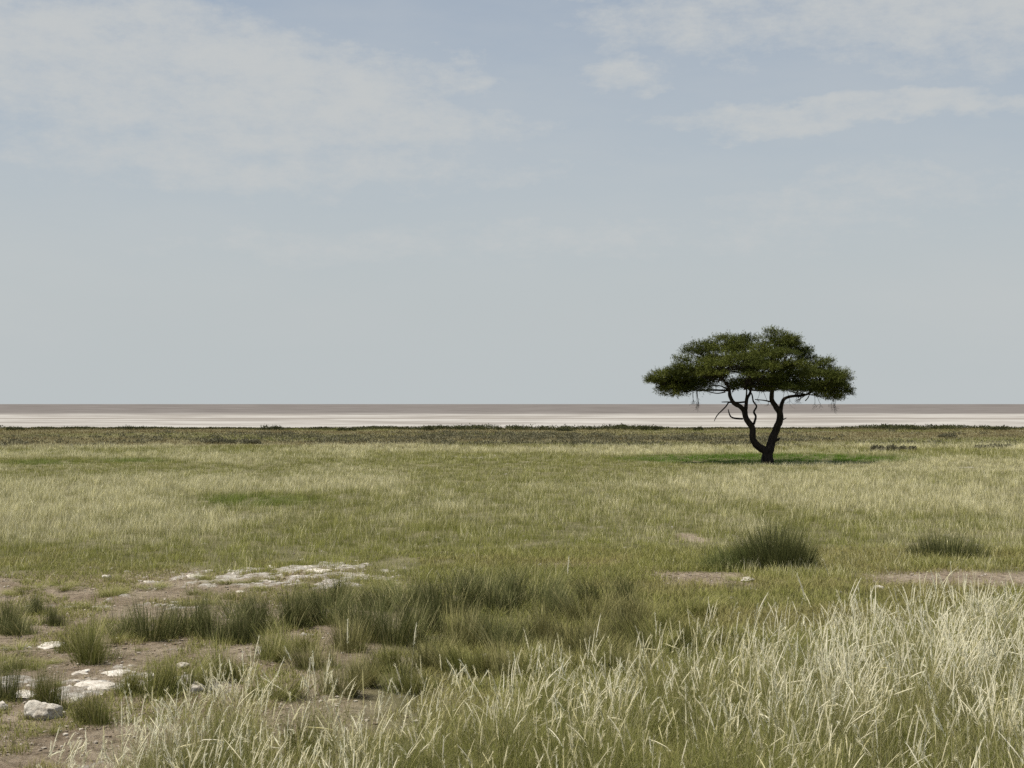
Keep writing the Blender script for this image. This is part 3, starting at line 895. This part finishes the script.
# ------------------------------------------------------------------ rocks
def rock_mesh(seed, sub=4, flat=0.5):
    import bmesh
    bm = bmesh.new(); bmesh.ops.create_icosphere(bm, subdivisions=sub, radius=0.5)
    v = np.array([q.co[:] for q in bm.verts])
    nrm = v / np.linalg.norm(v, axis=1)[:, None]
    rs = np.random.default_rng(seed)
    # chop with random planes for facets, then roughen
    d = np.full(len(v), 0.5)
    for k in range(16):
        p = rs.normal(size=3); p /= np.linalg.norm(p); c = rs.uniform(0.30, 0.46)
        dot = nrm @ p
        d = np.where(dot > 0.05, np.minimum(d, c / np.maximum(dot, 0.05)), d)
    d = d * (1 + 0.75 * (fbm(nrm[:, 0] * 1.3 + seed * 3.1, nrm[:, 1] * 1.3 + nrm[:, 2] * 0.4, 2, seed) - 0.5))
    d = d * (1 + 0.34 * (fbm(nrm[:, 0] * 4 + seed, nrm[:, 1] * 4 + nrm[:, 2] * 3.3, 5, seed + 5, 0.6) - 0.5))
    nv = nrm * d[:, None]
    for q, c in zip(bm.verts, nv): q.co = c
    me = bpy.data.meshes.new('rock'); bm.to_mesh(me); bm.free()
    me.polygons.foreach_set('use_smooth', np.ones(len(me.polygons), bool))
    me.materials.append(M_ROCK)
    return me


ROCKS = [rock_mesh(900 + k) for k in range(7)]
RDATA = [
    (40, 718, 33, 19, 'boulder', 'rounded white boulder standing on bare soil at the lower left', 0),
    (22, 696, 34, 7, 'slab', 'flat pale slab left of the white boulder', 1),
    (92, 688, 42, 10, 'slab', 'long flat white slab right of the green tuft', 2),
    (80, 673, 20, 7, 'slab', 'small pale slab behind the long white slab', 3),
    (115, 674, 28, 6, 'slab', 'thin pale slab right behind the long white slab', 4),
    (146, 676, 22, 4, 'slab', 'narrow pale slab farthest right of the slabs', 5),
    (4, 708, 10, 8, 'stone', 'small pale stone at the left picture edge', 6),
    (197, 692, 17, 10, 'stone', 'pale stone at the edge of the straw grass', 1),
    (183, 668, 12, 6, 'stone', 'pale stone above the one at the straw grass edge', 2),
    (212, 678, 16, 6, 'slab', 'flat pale stone left of the rounded olive tuft', 3),
    (260, 655, 8, 7, 'stone', 'small round pale pebble alone between olive tufts', 4),
    (47, 647, 32, 6, 'slab', 'pale slab half sunk below the merged tufts', 5),
    (62, 712, 9, 5, 'stone', 'tiny stone touching the foot of the white boulder', 0),
    (75, 700, 8, 5, 'stone', 'tiny pale stone right of the green rush tuft', 4),
    (270, 567, 16, 4, 'slab', 'pale rock on the upper edge of the white crust', 1),
    (318, 573, 26, 4, 'slab', 'broad white slab at the right part of the white crust', 2),
    (345, 570, 14, 4, 'slab', 'white slab behind the broad one in the white crust', 3),
    (362, 577, 17, 4, 'slab', 'white slab at the right end of the white crust', 4),
    (292, 579, 13, 4, 'slab', 'white slab left of the broad one in the white crust', 5),
    (195, 577, 24, 3, 'slab', 'long low white slab in the middle of the white crust', 6),
    (148, 581, 13, 4, 'slab', 'white slab at the left end of the white crust', 0),
    (240, 592, 10, 4, 'slab', 'white slab below the tuft in the white crust', 2),
    (107, 577, 8, 4, 'stone', 'pale stone on the meadow edge left of the white crust', 3),
    (747, 583, 14, 4, 'stone', 'pale stone on the bare soil below the big rush clump', 5),
    (880, 590, 12, 4, 'stone', 'pale stone at the left tip of the brown stony strip', 6),
]
for px, py, w, h, kind, lb, k in RDATA:
    x, y = at(px, py); s = y / F
    o = link({'boulder': 'boulder', 'slab': 'limestone_slab', 'stone': 'stone'}[kind], ROCKS[k])
    wm, hm = w * s, h * s
    dm = wm * (0.8 if kind != 'slab' else 0.75)
    if kind == 'slab':
        # a flat slab shows mostly its top: what looks like height is its depth
        dm = min(max(h * y * y / (CAM_H * F) * 0.9, wm * 0.5), wm * 1.2); wm *= 0.85; hm = min(0.045, wm * 0.16)
    o.scale = (wm * 1.15, dm * 1.15, hm * 1.5); o.rotation_euler = (0, 0, random.uniform(-0.4, 0.4))
    o.location = (x, y + dm * 0.3, float(height(x, y)) + hm * (0.30 if kind != 'slab' else 0.0))
    tag(o, lb, 'boulder' if kind == 'boulder' else 'stone', 'pale limestone stones' if kind != 'boulder' else None)


def build_gravel():
    import bmesh
    bm = bmesh.new(); bmesh.ops.create_icosphere(bm, subdivisions=1, radius=0.5)
    bv = np.array([q.co[:] for q in bm.verts]); bf = np.array([[q.index for q in f.verts] for f in bm.faces]); bm.free()
    n = 60000
    x, y = rand_in_wedge(n, 8, 26, 3, 0.6)
    cal = calc_mask(x, y); bare = bare_mask(x, y)
    cl = fbm(x * 1.5, y * 1.1, 3, 601)
    keep = RNG.uniform(0, 1, n) < np.clip(0.02 + 0.75 * cal * 0.6 + bare * (0.2 + sstep(0.42, 0.6, cl)), 0, 1)
    x, y, cal = x[keep], y[keep], cal[keep]; n = len(x)
    s = 0.008 + 0.03 * RNG.uniform(0, 1, n) ** 4 + 0.035 * cal * RNG.uniform(0, 1, n)
    sc = np.stack([s * RNG.uniform(0.8, 1.8, n), s * RNG.uniform(0.8, 1.8, n), s * RNG.uniform(0.4, 0.9, n)], 1)
    jit = 1 + RNG.uniform(-0.28, 0.28, (n, len(bv), 1))
    V = bv[None] * jit * sc[:, None, :] + np.stack([x, y, height(x, y) + sc[:, 2] * 0.25], 1)[:, None, :]
    T = bf[None] + (np.arange(n) * len(bv))[:, None, None]
    o = link('gravel', mesh_from('gravel', V, None, T.reshape(-1, 3), np.repeat(mixc((0.17, 0.13, 0.09), (0.52, 0.48, 0.42), np.clip(0.75 * cal + RNG.beta(0.7, 2.2, n), 0, 1)), len(bv), 0), mats=(leaf_material('chips', 0.0, 0.9, 0.15, 0.2),)))
    tag(o, 'pale gravel and limestone chips strewn over the bare soil', 'gravel', kind='stuff')


build_gravel()


# ------------------------------------------------------------------ low scrub along the pan and in the far plain
def leaf_cloud(cx, cy, cz, rx, ry, rz, n, c0, c1, size, seed=None):
    """n leaf faces filling low mounds; cx.. are arrays of mounds"""
    k = RNG.integers(0, len(cx), n)
    u = RNG.normal(size=(n, 3)); u /= np.linalg.norm(u, axis=1)[:, None]
    rr = RNG.uniform(0.25, 1, n) ** 0.5 * (1 + 0.25 * RNG.normal(size=n) * 0.6)
    u[:, 2] = np.abs(u[:, 2])
    p = np.stack([cx[k] + u[:, 0] * rr * rx[k], cy[k] + u[:, 1] * rr * ry[k], cz[k] + u[:, 2] * rr * rz[k]], 1)
    d = u * 0.6 + RNG.normal(size=(n, 3)) * 0.7 + np.array([0, 0, 0.4]); d /= np.linalg.norm(d, axis=1)[:, None]
    e = np.cross(d, RNG.normal(size=(n, 3))); e /= np.linalg.norm(e, axis=1)[:, None]
    s = size * RNG.uniform(0.6, 1.5, n)[:, None]
    V = np.stack([p - e * s * 0.3, p + e * s * 0.3, p + d * s + e * s * 0.12, p + d * s - e * s * 0.12], 1).reshape(-1, 3)
    Q = np.arange(n * 4).reshape(-1, 4)
    T = np.repeat(mixc(c0, c1, RNG.uniform(0, 1, n)), 4, 0)
    return V, Q, T


DARKSCRUB = (np.array((0.040, 0.044, 0.018)), np.array((0.080, 0.082, 0.034)))
GREYSCRUB = (np.array((0.100, 0.094, 0.058)), np.array((0.170, 0.160, 0.098)))


def build_scrub():
    # continuous dark line of scrub on the bank
    m = 1000
    x = RNG.uniform(-130, 130, m); y = 148.5 + 5 * (0.5 - fbm(x * 0.06, x * 0, 3, 4)) + RNG.uniform(-7.5, 2.0, m)
    tall = fbm(x * 0.10, x * 0 + 3, 4, 701)
    rx = RNG.uniform(0.5, 1.6, m); rz = RNG.uniform(0.22, 0.34, m) * (0.35 + 1.1 * sstep(0.35, 0.7, tall))
    bag = Bag()
    bag.add(leaf_cloud(x, y, height(x, y) - 0.03, rx, rx * 0.7, rz, 130000, *DARKSCRUB, 0.12))
    tag(link('pan_edge_scrub', bag.mesh('pan_edge_scrub', M_SHRUB)), 'continuous dark line of low scrub along the edge of the pan', 'scrub', kind='stuff')
    # grey mauve belt
    bag = Bag()
    m = 3000
    px = RNG.uniform(-200, 1250, m); py = RNG.uniform(432.0, 447, m)
    x, y = at(px, py)
    dens = np.maximum(ell(px, py, 420, 437.5, 260, 6.5, 0.5), ell(px, py, 640, 441, 190, 4.0, 0.5))
    dens = np.maximum(dens, 0.10) * sstep(0.34, 0.58, fbm(x * 0.10, y * 0.2, 3, 721))
    keep = RNG.uniform(0, 1, m) < dens
    x, y = x[keep], y[keep]; m = len(x)
    print('belt mounds', m)
    rx = RNG.uniform(0.35, 1.2, m); rz = RNG.uniform(0.16, 0.34, m)
    bag.add(leaf_cloud(x, y, height(x, y) - 0.03, rx, rx, rz, 60 * m, *GREYSCRUB, 0.10))
    tag(link('grey_scrub', bag.mesh('grey_scrub', M_SHRUB)), 'belt of low grey brown scrub in the far plain behind the meadow', 'scrub', kind='stuff')
    # bushes that stand out
    data = [(272, 430.0, 26, 6, 'dark bush standing highest on the pan edge at the left', 0), (132, 430.2, 34, 4.5, 'wide dark bush on the pan edge near the left', 0),
            (432, 430.0, 18, 4.5, 'dark bush on the pan edge near the middle', 0), (652, 430.0, 20, 5, 'dark bush on the pan edge left of the tree', 0),
            (700, 430.4, 12, 4, 'small dark bush on the pan edge just left of the tree trunk', 0),
            (905, 430.2, 40, 5, 'long dark bush on the pan edge right of the tree', 0), (1000, 430.4, 30, 4.5, 'dark bush on the pan edge at the right', 0),
            (18, 430.6, 24, 4, 'dark bush on the pan edge at the left picture edge', 0), (345, 430.4, 22, 3.5, 'low dark bush on the pan edge right of the highest one', 0),
            (560, 430.4, 26, 3.5, 'low dark bush on the pan edge in the middle', 0),
            (882, 451.5, 34, 6, 'grey bush in the far meadow right of the tree', 1), (908, 451, 22, 4, 'smaller grey bush beside the grey bush right of the tree', 1),
            (1000, 449.5, 44, 4.5, 'low grey bush in the far meadow at the right picture edge', 1), 
            (220, 443.5, 30, 5, 'dark grey bush at the left end of the grey scrub belt', 1), (250, 444, 24, 5, 'dark grey bush second from the left end of the grey scrub belt', 1),
            (950, 438, 18, 4, 'small grey bush alone in the far plain at the right', 1)]
    for px, py, w, h, lb, g in data:
        x, y = at(px, py); s = y / F
        W, H = w * s / 2, h * s
        q = max(3, int(w / 6))
        cx = RNG.uniform(-0.75, 0.75, q) * W; cy = RNG.uniform(-0.4, 0.4, q) * W
        rx = W * RNG.uniform(0.35, 0.6, q); rz = H * RNG.uniform(0.6, 1.0, q)
        bag = Bag(); bag.add(leaf_cloud(cx, cy, np.full(q, -0.02), rx, rx, rz, 1400, *(GREYSCRUB if g else DARKSCRUB), 0.09))
        o = link('bush', bag.mesh('bush', M_SHRUB)); o.location = (x, y, float(height(x, y)))
        tag(o, lb, 'bush', 'low bushes in the far plain' if g else 'dark bushes along the pan edge')


build_scrub()


# ------------------------------------------------------------------ the acacia
def build_tree():
    bx, by = at(767, 463.5)
    root = bpy.data.objects.new('acacia_tree', None); C.objects.link(root)
    root.location = (bx, by, float(height(bx, by)))
    tag(root, 'lone flat topped acacia with forked black trunk standing in the meadow', 'tree')
    K = F / by * 4.6545                      # sketch units per metre

    def S(zx, zy, dy=0.0): return np.array([(zx - 590) / K, dy, (662 - zy) / K])

    def path(pts): return [S(*p[:2], p[2] if len(p) > 2 else 0) for p in pts]

    def rad(ws): return [w * 0.46 / K for w in ws]

    def branch(name, pts, ws, sides=9, seed=1, label=None):
        v, q, t = tube(path(pts), rad(ws), sides, seed)
        o = link(name, mesh_from(name, v, q, t, mats=(M_BARK,), smooth=True), root)
        if label: o['label'] = label
        return o

    tr = [tube(path([(588, 690, 0), (590, 655, 0), (592, 620, 0), (604, 585, .02), (612, 555, .05), (634, 505, .1), (651, 460, .12), (652, 428, .1), (630, 396, .05), (612, 362, 0), (616, 315, -.05), (632, 262, -.1)]),
               rad([78, 62, 56, 46, 40, 38, 35, 32, 27, 24, 19, 12]), 12, 3),
          tube(path([(596, 630, 0), (582, 604, -.02), (548, 584, -.1), (520, 548, -.2), (518, 500, -.25), (490, 456, -.22), (482, 415, -.2)]),
               rad([44, 44, 36, 34, 32, 30, 27]), 12, 5)]
    v, q, t = merge_tubes(tr)
    link('trunk', mesh_from('trunk', v, q, t, mats=(M_BARK,), smooth=True), root)
    branch('branch', [(484, 425, -.2), (460, 398, -.35), (428, 382, -.5), (408, 350, -.6), (402, 315, -.7), (382, 285, -.8), (352, 250, -1.0)], [26, 23, 21, 18, 15, 11, 7], 9, 11)
    branch('branch', [(484, 420, -.2), (492, 392, -.05), (500, 360, .2), (520, 334, .5), (535, 290, .9), (548, 230, 1.3)], [24, 20, 16, 13, 10, 7], 9, 12)
    branch('branch', [(653, 440, .1), (660, 402, .25), (676, 366, .45), (704, 352, .6), (745, 346, .7), (800, 338, .8), (860, 300, .9)], [24, 21, 18, 15, 13, 10, 6], 9, 13)
    branch('branch', [(404, 322, -.7), (372, 322, -.5), (330, 320, -.2), (270, 322, .1), (205, 305, .3)], [13, 11, 9, 7, 5], 7, 14)
    branch('branch', [(524, 478, -.25), (536, 445, -.1), (530, 422, .05), (543, 396, .1), (530, 372, .2), (524, 338, .3), (500, 300, .4)], [13, 11, 10, 9, 8, 7, 5], 7, 15)
    branch('branch', [(486, 372, -.2), (486, 340, -.5), (478, 300, -.9)], [9, 8, 6], 7, 16)
    branch('branch', [(608, 375, 0), (580, 368, .3), (545, 364, .6)], [8, 6, 4], 6, 17)
    branch('dead_branch', [(472, 454, -.22), (440, 452, -.35), (418, 446, -.4), (408, 432, -.42), (402, 410, -.44)], [10, 9, 8, 7, 4], 7, 18, 'bare upturned broken branch')
    branch('dead_branch', [(440, 384, -.45), (404, 378, -.6), (386, 398, -.7), (352, 430, -.8), (340, 446, -.8), (331, 464, -.85)], [9, 8, 7, 6, 5, 3], 7, 19, 'bare drooping branch')
    branch('dead_branch', [(490, 374, -.3), (455, 378, -.5), (410, 376, -.6), (368, 376, -.7)], [10, 9, 7, 4], 7, 20, 'bare level branch')
    branch('dead_branch', [(628, 556, .05), (640, 552, 0), (648, 545, -.02)], [16, 13, 7], 7, 21, 'short broken stub')
    branch('dead_branch', [(654, 462, .1), (672, 455, .1), (682, 450, .1)], [8, 6, 3], 6, 22, 'small bare twig')

    # ---- crown
    topx = [20, 40, 75, 150, 185, 215, 240, 290, 350, 410, 470, 520, 545, 575, 600, 660, 705, 740, 775, 800, 830, 870, 905, 960, 985, 1003]
    topz = [284, 262, 243, 228, 180, 156, 150, 100, 72, 66, 60, 70, 72, 54, 45, 43, 52, 70, 115, 142, 148, 180, 220, 250, 275, 300]
    botx = [20, 60, 110, 170, 230, 270, 330, 380, 410, 440, 520, 600, 650, 700, 780, 840, 900, 950, 1003]
    botz = [288, 322, 345, 358, 350, 325, 298, 288, 300, 330, 345, 352, 350, 342, 345, 372, 380, 345, 306]
    rng = np.random.default_rng(42)
    LOBES = [(118, 275, 82, 40, .2), (215, 225, 95, 58, -.6), (290, 160, 95, 60, .4), (330, 245, 95, 58, -1.3), (405, 125, 105, 58, .3), (450, 205, 100, 60, -1.4),
             (500, 130, 95, 60, 1.2), (520, 262, 105, 66, -1.9), (630, 103, 98, 58, .2), (695, 150, 80, 62, .9), (630, 205, 105, 62, -1.8), (600, 300, 110, 48, -.7),
             (720, 255, 95, 62, -1.1), (850, 232, 74, 58, .3), (870, 300, 90, 58, -.7), (925, 295, 58, 46, .5), (805, 318, 85, 46, .6), (195, 312, 85, 42, .8),
             (400, 220, 120, 66, 2.3), (610, 205, 140, 80, 2.5), (800, 250, 95, 58, 1.9), (270, 255, 100, 50, 1.7), (560, 300, 150, 40, 1.4), (70, 285, 42, 26, -.2), (150, 338, 72, 34, .1), (250, 318, 66, 34, -.3), (872, 352, 78, 44, 0), (935, 335, 52, 44, .3), (625, 330, 105, 30, -.8), (480, 312, 80, 30, -.6), (760, 318, 60, 30, -.4), (345, 275, 60, 36, -.5),
             (390, 165, 85, 50, -.3), (780, 175, 55, 50, .6), (560, 165, 90, 50, -.5), 
             (640, 315, 100, 40, -1.3), (195, 265, 80, 45, -.1), (300, 300, 80, 28, .2), (700, 105, 55, 42, .2), (930, 270, 55, 36, .1), (150, 310, 60, 34, .3)]
    pads = []
    for (zx, zy, lx, lz, dy) in LOBES:
        npad = int(5 + lx * lz / 760)
        tone0 = rng.uniform(0, 1)
        mine = []
        for _ in range(400):
            if len(mine) >= npad: break
            u = rng.normal(size=3); u /= np.linalg.norm(u)
            if u[2] < -0.38: continue
            f = rng.uniform(0.70, 1.0)
            rx = rng.uniform(26, 44) * min(1, lx / 80); rz = rng.uniform(11, 19)
            ex = (lx - rx * 0.75) * f
            p = np.array([(zx + u[0] * ex - 590) / K, dy + u[1] * ex / K * 0.95, (666 - zy + u[2] * (lz - rz * 0.35) * f) / K])
            if any(np.linalg.norm((p - q) / np.array([1, 1, 0.45])) < 0.30 for q in mine): continue
            mine.append(p)
            pads.append((p, rx / K, rz / K, float(np.clip(tone0 + rng.normal(0, .2), 0, 1)), np.array([(zx - 590) / K, dy, (662 - zy) / K])))
    print('pads', len(pads))
    ctr = np.array([(515 - 590) / K, 0, (330 - 0) / K * 0 + (662 - 300) / K])
    V, Q, T, n0 = [], [], [], 0
    TW = []
    anchors = [S(352, 250, -1.0), S(548, 230, 1.3), S(860, 300, .9), S(205, 305, .3), S(500, 300, .4), S(478, 300, -.9), S(632, 262, -.1), S(402, 315, -.7), S(745, 346, .7)]
    for p, rx, rz, tone, lc in pads:
        nt_ = int(rng.integers(52, 76))
        a = rng.uniform(0, 2 * PI, nt_); rr = np.sqrt(rng.uniform(0, 1, nt_))
        zz = np.sqrt(np.maximum(0, 1 - rr ** 2)) * rng.uniform(-0.35, 1.0, nt_)
        pos = p + np.stack([np.cos(a) * rr * rx, np.sin(a) * rr * rx * 0.95, zz * rz], 1)
        out = (p - lc) * 0.6 / (np.linalg.norm(p - lc) + 1e-6) + (p - ctr) * np.array([1, 1, .3]) * 0.25; out /= np.linalg.norm(out) + 1e-6
        d = np.stack([np.cos(a) * rr, np.sin(a) * rr, 0.35 + 0.5 * zz], 1) + out * 0.55 + rng.normal(0, 0.28, (nt_, 3))
        d /= np.linalg.norm(d, axis=1)[:, None]
        Lt = rng.uniform(0.10, 0.30, nt_)
        m = 9
        tt = np.linspace(0.05, 1, m)[None, :, None]
        droop = np.array([0, 0, -0.10])
        c = pos[:, None, :] + d[:, None, :] * Lt[:, None, None] * tt + droop * tt ** 2 * Lt[:, None, None]
        c = c + rng.normal(0, 0.018, c.shape)
        side_ = np.cross(d, rng.normal(size=(nt_, 3))); side_ /= np.linalg.norm(side_, axis=1)[:, None]
        sgn = np.where(np.arange(m) % 2 == 0, 1, -1)[None, :, None]
        ld = side_[:, None, :] * sgn * 0.75 + d[:, None, :] * 0.6 + rng.normal(0, 0.3, c.shape)
        ld /= np.linalg.norm(ld, axis=2)[:, :, None]
        ls = rng.uniform(0.035, 0.085, (nt_, m))[:, :, None]
        wd = np.cross(ld, np.array([0, 0, 1.0]) + rng.normal(0, 0.5, c.shape)); wd /= np.linalg.norm(wd, axis=2)[:, :, None] + 1e-9
        ww = ls * 0.26
        q4 = np.stack([c - wd * ww * 0.5, c + wd * ww * 0.5, c + ld * ls + wd * ww * 0.35, c + ld * ls - wd * ww * 0.35], 2).reshape(-1, 3)
        k = nt_ * m
        V.append(q4); Q.append(np.arange(k * 4).reshape(-1, 4) + n0); n0 += k * 4
        base = np.array((0.034, 0.045, 0.008)) * (1 - tone) + np.array((0.096, 0.108, 0.020)) * tone  # leaf tone per lobe, spread widened to paint shadowed lobes into the colour
        col = base[None, :] * rng.uniform(0.8, 1.25, (nt_, 1))
        T.append(np.repeat(col, m * 4, 0))
        # limb to the pad
        an = min(anchors, key=lambda q: np.linalg.norm((q - p) * np.array([1, 1, 1.6])))
        j = an + rng.normal(0, 0.12, 3)
        midp = j * 0.5 + p * 0.5 + np.array([rng.normal(0, .12), rng.normal(0, .12), rng.uniform(-.16, .1)])
        r0 = rng.uniform(0.018, 0.034)
        TW.append(tube([j, midp, p, p + (p - midp) * 0.25], [r0, r0 * .75, r0 * .5, r0 * .25], 5, 3))
    # hanging dry twigs below the crown
    for zx, zy, n, ln in ((270, 350, 4, 74), (246, 352, 2, 50), (896, 375, 4, 55), (818, 372, 2, 28), (735, 356, 2, 32), (690, 356, 2, 46),
                          (560, 350, 1, 22), (600, 365, 1, 46), (940, 350, 1, 18)):
        for _ in range(n):
            x0 = zx + rng.normal(0, 9); dy = rng.uniform(-.8, .8)
            l = ln * rng.uniform(0.55, 1.1); sw = rng.normal(0, 9)
            tw = [tube(path([(x0 - sw, zy - 45, dy), (x0, zy, dy + .03), (x0 + sw * .4 + rng.normal(0, 4), zy + l * .5, dy), (x0 + sw * .2 + rng.normal(0, 8), zy + l, dy)]),
                       rad([2.4, 1.8, 1.2, .5]), 4, 2)]
            for q in range(5):
                f = rng.uniform(.15, .8); xa = x0 + sw * .4 * min(1, 2 * f); za = zy + l * f
                tw.append(tube(path([(xa, za, dy), (xa + rng.normal(0, 8), za + 9, dy + rng.normal(0, .05)), (xa + rng.normal(0, 15), za + rng.uniform(8, 24), dy + rng.normal(0, .1))]), rad([1.0, .8, .4]), 4, 2))
            v, q, t = merge_tubes(tw)
            link('hanging_twig', mesh_from('hanging_twig', v, q, t, mats=(M_BARK,)), root)
    Vl = np.concatenate(V); Ql = np.concatenate(Q); Tl = np.concatenate(T)
    v, q, t = merge_tubes(TW)
    link('twigs', mesh_from('twigs', v, q, t, mats=(M_BARK,)), root)
    link('crown', mesh_from('crown', Vl, Ql, None, Tl, (M_LEAF,)), root)
    print('leaf faces', len(Ql))


build_tree()
